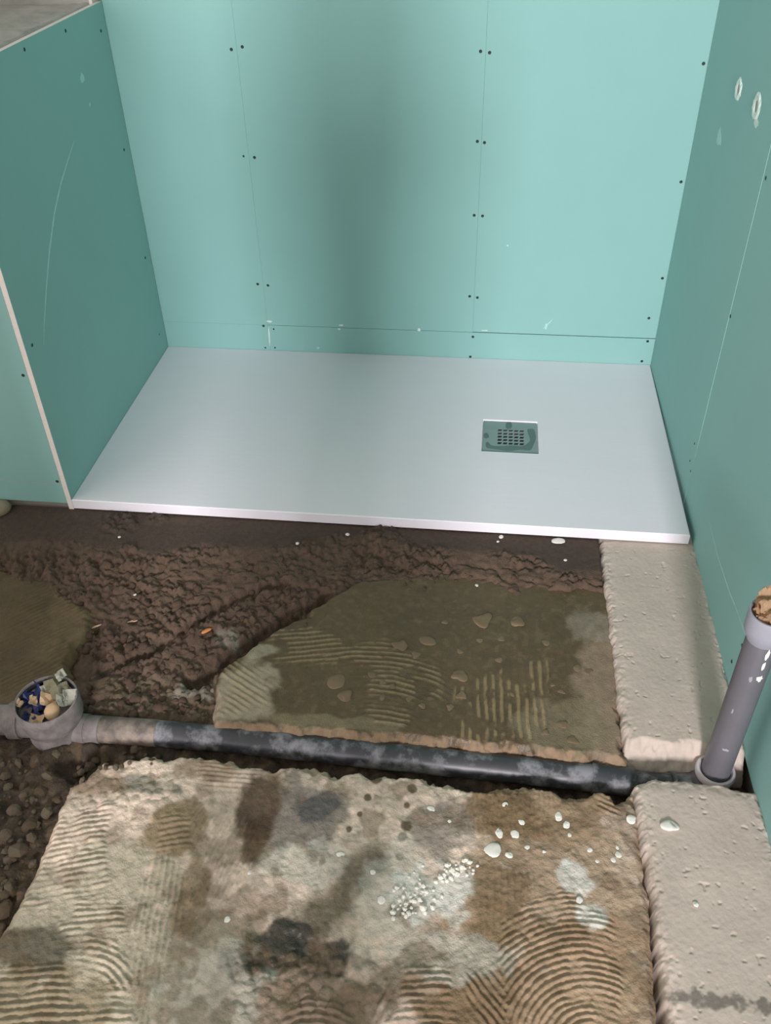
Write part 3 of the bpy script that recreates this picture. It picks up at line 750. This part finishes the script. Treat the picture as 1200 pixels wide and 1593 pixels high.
# ------------------------------------------------------------------ pipes
def frame(d):
    d = d.normalized(); a = Vector((0, 0, 1)) if abs(d.z) < .9 else Vector((1, 0, 0))
    u = d.cross(a).normalized(); return u, u.cross(d).normalized()
def tube(name, pts, radii, m, parent=None, seg=28, cap=(True, True), smooth=True, closed_inner=None):
    """swept round pipe; radii per point"""
    P = [Vector(p) for p in pts]; bm = bmesh.new(); rings = []
    for i, p in enumerate(P):
        d = (P[min(i + 1, len(P) - 1)] - P[max(i - 1, 0)]); 
        if d.length < 1e-7: d = P[-1] - P[0]
        u, v = frame(d)
        rings.append([bm.verts.new(p + (u * math.cos(2 * math.pi * k / seg) + v * math.sin(2 * math.pi * k / seg)) * radii[i]) for k in range(seg)])
    for a, b in zip(rings[:-1], rings[1:]):
        for k in range(seg): bm.faces.new((a[k], a[(k + 1) % seg], b[(k + 1) % seg], b[k]))
    if cap[0]: bm.faces.new(rings[0])
    if cap[1]: bm.faces.new(rings[-1])
    o = bmobj(name, bm, m, parent, smooth)
    for p in o.data.polygons:
        if len(p.vertices) > 4: p.use_smooth = False
    o.data.set_sharp_from_angle(angle=math.radians(45))
    return o
def lathe(name, c, prof, m, parent=None, seg=40, smooth=True, wob=0):
    V = []; F = []; n = len(prof)
    for i in range(seg):
        a = 2 * math.pi * i / seg
        for r, z in prof: V.append((c[0] + r * math.cos(a), c[1] + r * math.sin(a), c[2] + z))
    for i in range(seg):
        j = (i + 1) % seg
        for k in range(n - 1): F.append((i * n + k, j * n + k, j * n + k + 1, i * n + k + 1))
    o = mesh(name, V, F, m, parent, smooth)
    o.data.set_sharp_from_angle(angle=math.radians(40))
    return o
PZ = -.086; PR = .026
dp = empty('drain_pipe', (.80, -.612, PZ - PR)); tag(dp, 'long dark grey plastic drain pipe lying in the trench', 'pipe')
off = Vector(dp.location)
def L_(pts, base): return [Vector(p) - base for p in pts]
tube('pipe_end', L_([(.262, -.613, PZ + .002), (.36, -.611, PZ + .0015), (.405, -.610, PZ + .001)], off), [PR + .0008] * 3, M['pipe_run_dust'], dp)
run = [(.40, -.610, PZ + .001), (.55, -.609, PZ), (.80, -.616, PZ), (1.05, -.622, PZ), (1.255, -.627, PZ)]
tube('pipe_run', L_(run, off), [PR] * len(run), M['pipe_dark'], dp)
tube('pipe_socket', L_([(1.250, -.627, PZ), (1.2505, -.627, PZ), (1.3265, -.629, PZ), (1.329, -.629, PZ)], off), [PR, PR + .0022, PR + .0022, PR], M['pipe_dark'], dp)
tube('pipe_spigot', L_([(1.325, -.629, PZ - .004), (1.43, -.622, PZ - .006)], off), [PR - .004, PR - .004], M['pipe_dark'], dp)
tube('spigot_ring', L_([(1.395, -.6245, PZ - .005), (1.3955, -.6245, PZ - .005), (1.403, -.624, PZ - .005), (1.4035, -.624, PZ - .005)], off), [PR - .004, PR - .0005, PR - .0005, PR - .004], M['pipe_dark'], dp)

# upright waste pipe near the right wall
UX, UY = 1.472, -.610
up = empty('standpipe', (UX, UY, -.10)); tag(up, 'upright grey plastic waste pipe beside the right wall', 'pipe')
zb = .10
tube('elbow', [(-.055, -.012, -.0), (-.035, -.008, .0), (-.012, -.003, .006), (0, 0, .022), (0, 0, .045)], [.026, .027, .029, .030, .030], M['pipe_grey'], up)
lathe('collar', (0, 0, 0), [(.0275, .030), (.0325, .031), (.0355, .036), (.0360, .044), (.0340, .049), (.0300, .050), (.0270, .046)], M['collar'], up)
lathe('shaft', (0, 0, 0), [(.0, .03), (.0256, .03), (.0256, .415), (.024, .418)], M['pipe_grey'], up)
lathe('socket', (0, 0, 0), [(.0256, .398), (.0285, .405), (.0335, .417), (.0340, .424), (.0340, .455), (.0335, .4565), (.0310, .4565), (.0305, .455), (.0300, .425), (.0, .423)], M['pipe_rim'], up)
# white plaster drips on the shaft (flush, part of its surface)
for k, (u, v, hh, ww) in enumerate(((1193, 1012, .022, .006), (1186, 1030, .020, .005), (1180, 1049, .012, .010), (1166, 1050, .012, .006), (1128, 1160, .006, .010), (1139, 1103, .012, .003))):
    p = unp(u, v, 1, UY - .015); a = math.atan2(-.02, p[0] - UX) if False else math.asin(max(-1, min(1, (p[0] - UX) / .0256)))
    r = random.Random(60 + k); V = []; F = []; seg = 12
    cen = (a, p[2] + .10)
    V.append((.0263 * math.sin(a), -.0263 * math.cos(a), cen[1]))
    for i in range(seg):
        t = 2 * math.pi * i / seg; q = r.uniform(.6, 1.15)
        aa = a + ww / .0256 * q * math.cos(t) * .6; zz = cen[1] + hh * q * math.sin(t) * .6
        V.append((.02565 * math.sin(aa), -.02565 * math.cos(aa), zz))
    for i in range(seg): F.append((0, 1 + i, 1 + (i + 1) % seg))
    mesh('plaster_smear', V, F, M['plaster'] if k < 3 else M['pipe_rim'], up)

# big soil-pipe branch on the left
SX, SY, SZ = .196, -.614, -.115
so = empty('soil_pipe_branch', (SX, SY, SZ)); tag(so, 'dusty grey soil pipe branch with wide open socket in the soil', 'pipe')
h = -SZ
lathe('socket', (0, 0, 0), [(.0, -.03), (.052, -.03), (.053, .045), (.0535, .052), (.0600, .064), (.0615, .072), (.0615, h - .006), (.0600, h), (.0572, h), (.0565, h - .003), (.0565, h - .05), (.0, h - .052)], M['pipe_dust'], so)
lathe('seal', (0, 0, 0), [(.0566, h - .004), (.0545, h - .006), (.0535, h - .010), (.0545, h - .016), (.0566, h - .018)], M['seal'], so)
tube('outlet', [(.035, .0, .030), (.066, .0, .030), (.0665, .0, .030), (.095, .0005, .031)], [.030, .030, .0285, .0275], M['pipe_dust'], so)
tube('inlet', [(-.035, -.004, .050), (-.062, -.006, .050), (-.0625, -.006, .050), (-.085, -.008, .050), (-.0855, -.008, .05), (-.36, -.03, .048)], [.034, .034, .037, .037, .030, .030], M['pipe_dust'], so)

# packing stuffed into the socket: separate crumpled pieces
def crumple(name, m, seed, n=6, amp=.35, thick=.03):
    r = random.Random(seed); bm = bmesh.new()
    V = [[bm.verts.new((i / n * 2 - 1 + r.uniform(-.1, .1), (j / n * 2 - 1) * .75 + r.uniform(-.1, .1), amp * r.uniform(-1, 1) * .6 + amp * math.sin(i * 1.3 + seed) * .8)) for i in range(n + 1)] for j in range(n + 1)]
    for j in range(n):
        for i in range(n): bm.faces.new((V[j][i], V[j][i + 1], V[j + 1][i + 1], V[j + 1][i]))
    bmesh.ops.triangulate(bm, faces=bm.faces[:])
    bmesh.ops.solidify(bm, geom=bm.faces[:], thickness=thick)
    me = bpy.data.meshes.new(name); bm.to_mesh(me); bm.free(); me.materials.append(m); return me
def place(name, me, u, v, z, s, rot, label, cat, group=None):
    p = unp(u, v, 2, z); o = link(name, me, None, tuple(p)); o.scale = s if isinstance(s, tuple) else (s, s, s); o.rotation_euler = rot
    return tag(o, label, cat, group)
place('paper_wad', blob_mesh('paper_wad', M['card'], 3, .55, .30), 82, 1109, -.016, .0155, (.3, .2, .4), 'round tan paper wad in the wide pipe socket', 'paper')
place('plastic_bag', crumple('plastic_bag', M['blue'], 4, 7, .5, .06), 52, 1090, -.022, (.027, .034, .030), (.4, -.3, .9), 'crumpled blue plastic bag in the wide pipe socket', 'bag')
place('plastic_bag', crumple('plastic_bag', M['blue'], 9, 7, .5, .06), 52, 1114, -.026, (.017, .013, .014), (.1, .2, .2), 'small blue plastic scrap at the front of the pipe socket', 'bag')
for k, (u, v, z, s, rot, mm, lab) in enumerate((
        (76, 1088, -.010, .016, (.5, .3, .3), 'card', 'crumpled tan paper behind the round wad in the socket'),
        (58, 1118, -.024, .013, (.1, .1, .1), 'card', 'pinkish tan paper strip at the front of the socket'),
        (52, 1090, -.006, .011, (.7, .1, 2.1), 'card', 'tan paper strip lying on the blue bag'),
        (30, 1093, -.006, .009, (.9, .2, 1.8), 'card', 'tan paper scrap against the socket rim'),
        (84, 1064, .006, .017, (.9, .2, .9), 'olive_paper', 'olive damp paper leaf folded at the socket back'),
        (93, 1075, -.004, .018, (.8, -.2, .5), 'olive_paper', 'large olive paper fold behind the white scraps'),
        (94, 1050, .018, .011, (1.1, .2, 1.2), 'white_paper', 'white paper tip sticking up above the socket rim'),
        (101, 1088, -.004, .017, (.6, .5, .7), 'white_paper', 'white crumpled paper scrap at the socket side'),
        (108, 1080, .000, .013, (.9, .5, .8), 'white_paper', 'folded white paper edge leaning on the socket rim'),
        (74, 1070, .000, .012, (1.0, .1, .9), 'white_paper', 'thin whitish paper edge beside the blue bag'))):
    place('paper_scrap', crumple('paper_scrap', M[mm], 20 + k, 4, .4, .05), u, v, z, (s, s, s), rot, lab, 'paper', 'packing stuffed in the wide socket')
# brown paper in the top of the standpipe
def wavy(name, m, seed, R, z0):
    r = random.Random(seed); bm = bmesh.new(); n = 10; g = {}
    for i in range(-n, n + 1):
        for j in range(-n, n + 1):
            x, y = i / n, j / n
            if x * x + y * y > 1.02: continue
            g[i, j] = bm.verts.new((R * x, R * y, z0 + .0055 * math.sin(7 * y + 1.5 * math.sin(3 * x + seed) + seed) + r.uniform(-.001, .001) + .004 * x * math.sin(seed)))
    for (i, j) in list(g):
        q = [(i, j), (i + 1, j), (i + 1, j + 1), (i, j + 1)]
        if all(k in g for k in q): bm.faces.new([g[k] for k in q])
    bmesh.ops.solidify(bm, geom=bm.faces[:], thickness=.0022)
    return bm
for k, (dz, R, lab) in enumerate(((.352, .0285, 'lower fold of tan packing paper in the standpipe mouth'), (.364, .0300, 'middle fold of tan packing paper in the standpipe mouth'), (.378, .0290, 'topmost crumpled tan packing paper in the standpipe mouth'))):
    o = bmobj('packing_paper', wavy('packing_paper', M['card'], 3 + k * 2, R, 0), M['card'], None, loc=(UX, UY, dz))
    o.rotation_euler = (.12 * k, -.05, .3 * k); tag(o, lab, 'paper', 'packing in the standpipe mouth')

# ------------------------------------------------------------------ small things on the floor
pl = [blob_mesh('plaster_splash', M['plaster'], 70 + k, .35, .45, 3, False, 22, 8) for k in range(4)]
for k, (u, v, r) in enumerate(((768, 1322, 13), (801, 1297, 7), (777, 1296, 6.5), (791, 1330, 6), (811, 1279, 5.5), (786, 1251, 5), (869, 1270, 6.5), (882, 1282, 6.5),
                               (963, 1330, 5), (954, 1338, 4), (671, 1258, 4.5), (918, 1322, 4), (821, 1318, 4), (887, 1299, 3.5), (530, 1329, 5), (593, 1399, 6),
                               (581, 1357, 4), (901, 1400, 6), (960, 1318, 3), (388, 1358, 4), (354, 1430, 4.5), (930, 1340, 3), (846, 1325, 3), (700, 1278, 3))):
    drop('plaster_splash', pl[k % 4], u, v, r * .00112, ('largest white plaster splash on the front screed slab' if r > 10 else 'round white plaster splash dried on the front screed slab' if r > 4.6 else 'tiny white plaster speck on the front screed slab'), 'plaster', None if r > 10 else 'plaster splashes on the front slab' if r > 4.6 else 'plaster specks on the front slab', sink=.42, flat=.6)
drop('plaster_splash', pl[1], 981, 1275, .0085, 'white plaster lump on the joint between screed and concrete strip', 'plaster', None)
drop('plaster_splash', pl[2], 1042, 1286, .011, 'white plaster lump pressed into the concrete strip before the trench', 'plaster', None)
drop('plaster_splash', pl[3], 1083, 1408, .005, 'tiny white plaster crumb on the concrete strip before the trench', 'plaster', None)
drop('plaster_lump', blob_mesh('plaster_lump', M['plaster'], 81, .8, .3), 1118, 997, .0085, 'white plaster lump at the foot of the right wall behind the standpipe', 'plaster', None)
drop('plaster_flake', blob_mesh('plaster_flake', M['plaster'], 82, .12, .4), 872, 842, .016, 'broad flat white plaster flake on the sand at the tray edge', 'plaster', None, flat=.5, rz=.2)
fk = blob_mesh('plaster_chip', M['plaster'], 83, .3, .4)
for u, v, r in ((463, 846, 4), (541, 832, 4.5), (780, 836, 5.5), (880, 872, 3.5), (742, 911, 3.5), (186, 836, 3), (210, 925, 3), (775, 843, 3)):
    drop('plaster_chip', fk, u, v, r * .00125, 'tiny white plaster chip on the brown sand', 'plaster', 'plaster chips on the sand')
drop('orange_chip', blob_mesh('orange_chip', M['orange'], 84, .35, .15), 321, 983, .0125, 'small orange chip lying on the brown clods', 'chip', None, rz=.75).scale = (.0145, .0052, .0075)
# crushed white crumbs
cm = [blob_mesh('white_crumb', M['crumb'], 90 + k, .65, .4, 1, True) for k in range(5)]
axis = [(628, 1420), (645, 1395), (668, 1378), (690, 1362), (715, 1352), (738, 1346)]
for k in range(86):
    t = random.random() ** 1.25 * (len(axis) - 1); i = min(int(t), len(axis) - 2); f = t - i
    sp = 22 * (1 - t / 7)
    u = axis[i][0] * (1 - f) + axis[i + 1][0] * f + random.gauss(0, sp * .75); v = axis[i][1] * (1 - f) + axis[i + 1][1] * f + random.gauss(0, sp * .7)
    drop('white_crumb', cm[k % 5], u, v, random.uniform(.0022, .0050) * (1.5 if random.random() < .15 else 1), 'pale white crumb in the scattered heap on the front slab', 'crumb', 'crushed white crumbs on the front slab', sink=.2)
# wet mortar blobs on the middle slab
mb = [blob_mesh('mortar_blob', M['mortar'], 100 + k, .35, .55, 3, False, 26, 9) for k in range(4)]
for k, (u, v, r) in enumerate(((750, 966, 15), (805, 966, 12), (668, 997, 12), (623, 1003, 10), (648, 1019, 6), (536, 1083, 12), (524, 1058, 13), (715, 1052, 12), (719, 1081, 7), (776, 1027, 6),
                               (849, 1000, 6), (692, 968, 5), (716, 1014, 5), (746, 996, 5), (898, 1038, 6), (916, 1045, 6), (780, 994, 5), (874, 1127, 7), (595, 1084, 5), (657, 1098, 5),
                               (636, 1087, 5), (596, 1062, 6), (578, 1050, 6), (612, 1068, 5), (873, 1075, 5), (860, 1065, 4), (797, 1080, 5), (700, 1100, 5), (890, 1150, 7), (848, 1140, 5))):
    drop('mortar_blob', mb[k % 4], u, v, r * .00122, ('broad' if r > 8 else 'small') + ' greyish mortar blob stuck on the wet middle slab', 'mortar', ('broad' if r > 8 else 'small') + ' mortar blobs on the wet slab', sink=.46, flat=.5)
# pebbles in the soil
pb = [blob_mesh('pebble', M['stone' if k % 2 else 'stone2'], 110 + k, .65, .8, 2, True) for k in range(6)]
SOIL_L, SOIL_G = 'rough brown pebble in the dark soil left of the front slab', 'pebbles in the soil by the soil pipe'
cnt = 0
for (u, v, r) in ((75, 1210, 13), (38, 1222, 9), (22, 1260, 11), (60, 1235, 8), (35, 1320, 12), (20, 1335, 8), (52, 1345, 8), (15, 1382, 9), (8, 1300, 10), (45, 1290, 9), (70, 1270, 8), (90, 1245, 8), (30, 1190, 10), (58, 1180, 12), (12, 1225, 9), (5, 1410, 10)):
    drop('pebble', pb[cnt % 6], u, v, r * .0011, 'large rough ' + ('brown' if cnt % 2 else 'grey-brown') + ' pebble in the dark soil left of the front slab', 'pebble', 'large pebbles in the soil', sink=.4); cnt += 1
for k in range(80):
    v = random.uniform(1175, 1440); u = random.uniform(-6, max(4, 96 - (v - 1210) * .42))
    drop('pebble', pb[cnt % 6], u, v, random.uniform(.002, .0075), 'small rough ' + ('brown' if cnt % 2 else 'grey-brown') + ' pebble in the dark soil left of the front slab', 'pebble', SOIL_G, sink=.42); cnt += 1
for k in range(26):
    u = random.uniform(120, 250); v = 1205 - (u - 120) * .28 + random.gauss(0, 9)
    drop('pebble', pb[k % 6], u, v, random.uniform(.003, .0085), 'pale pebble on the crumbled slab corner by the trench', 'pebble', 'pebbles on the crumbled slab corner')
# loose clods on the sand
cb = [blob_mesh('sand_clod', M['clod'], 120 + k, .7, .6) for k in range(6)]
for k in range(230):
    if k < 120: u, v = random.uniform(135, 330), random.uniform(985, 1115)
    elif k < 190: u, v = random.uniform(120, 480), random.uniform(865, 985)
    else: u, v = random.uniform(480, 930), random.uniform(862, 905) + 0
    if 190 <= k: v += (u - 480) * .08
    x, y, z = on_ground(u, v)
    if mid_sd(np.array([x]), np.array([y]))[0] > .08: continue
    drop('sand_clod', cb[k % 6], u, v, random.uniform(.0025, .0095) * (1 if k < 190 else .7), ('brown clod on the sand between soil pipe branch and slab corner', 'brown clod on the lumpy sand by the dark crack', 'small brown clod where the sand meets the wet slab')[(k >= 120) + (k >= 190)], 'clod', ('loose clods above the trench', 'loose clods by the crack', 'loose clods at the wet slab')[(k >= 120) + (k >= 190)], sink=.3)
drop('concrete_lump', blob_mesh('concrete_lump', M['strip'] if False else M['stump'], 130, .6, .25), -6, 798, .034, 'pale concrete lump at the foot of the left partition return', 'concrete', None, rz=.4)
# splintered adhesive bits by the dark slab
for k, (u, v, a) in enumerate(((205, 968, .35), (150, 975, .7), (138, 988, .9))):
    x, y, z = on_ground(u, v)
    o = link('adhesive_splinter', blob_mesh('adhesive_splinter', M['card'], 140 + k, .3, .3), None, (x, y, z + .002)); o.scale = (.012, .0028, .005); o.rotation_euler = (0, 0, a)
    tag(o, 'thin pale adhesive splinter at the dark wet slab edge', 'splinter', 'adhesive splinters by the dark slab')

# ------------------------------------------------------------------ the photographer, whose body shades the back wall
def person():
    BX, BY, F0 = .80, -2.02, Z0 - .004
    J = [((0, 0, .95), .15, .11), ((0, 0, 1.10), .125, .095), ((0, 0, 1.28), .13, .105), ((0, 0, 1.42), .115, .09), ((0, .01, 1.50), .055, .055), ((0, .03, 1.57), .07, .08), ((0, .035, 1.66), .085, .10), ((0, .03, 1.74), .06, .075)]
    E_ = [(k, k + 1) for k in range(7)]
    def add(p, r, par):
        J.append((p, r, r)); E_.append((par, len(J) - 1)); return len(J) - 1
    for s in (-1, 1):
        a = add((s * .09, 0, .88), .085, 0); a = add((s * .095, .01, .50), .06, a); a = add((s * .10, -.01, .09), .04, a); add((s * .105, .13, .045), .035, a)
        a = add((s * .125, 0, 1.40), .048, 3); a = add((s * .14, .06, 1.16), .038, a); a = add((s * .06 + .08, .27, 1.33), .030, a)
        p = add((s * .035 + .12, .33, 1.37), .026, a)
        for f in range(4):
            q = add((s * .035 + .12 - s * .008 * f, .355, 1.345 + .017 * f), .009, p); add((s * .010 + .12, .375, 1.347 + .017 * f), .008, q)
        q = add((s * .02 + .12, .335, 1.335), .010, p); add((s * .005 + .12, .355, 1.325), .009, q)
    me = bpy.data.meshes.new('person'); me.from_pydata([j[0] for j in J], E_, [])
    o = link('person', me, None, (BX, BY, F0))
    sk = o.modifiers.new('skin', 'SKIN'); me.materials.append(M['cloth'])
    for k, v in enumerate(me.skin_vertices[0].data):
        v.radius = (J[k][1], J[k][2]); v.use_root = (k == 0)
    sk.use_smooth_shade = True
    o.modifiers.new('sub', 'SUBSURF').levels = 2; o.modifiers['sub'].render_levels = 2
    tag(o, 'person in dark clothes standing on the screed holding up a phone', 'person')
person()
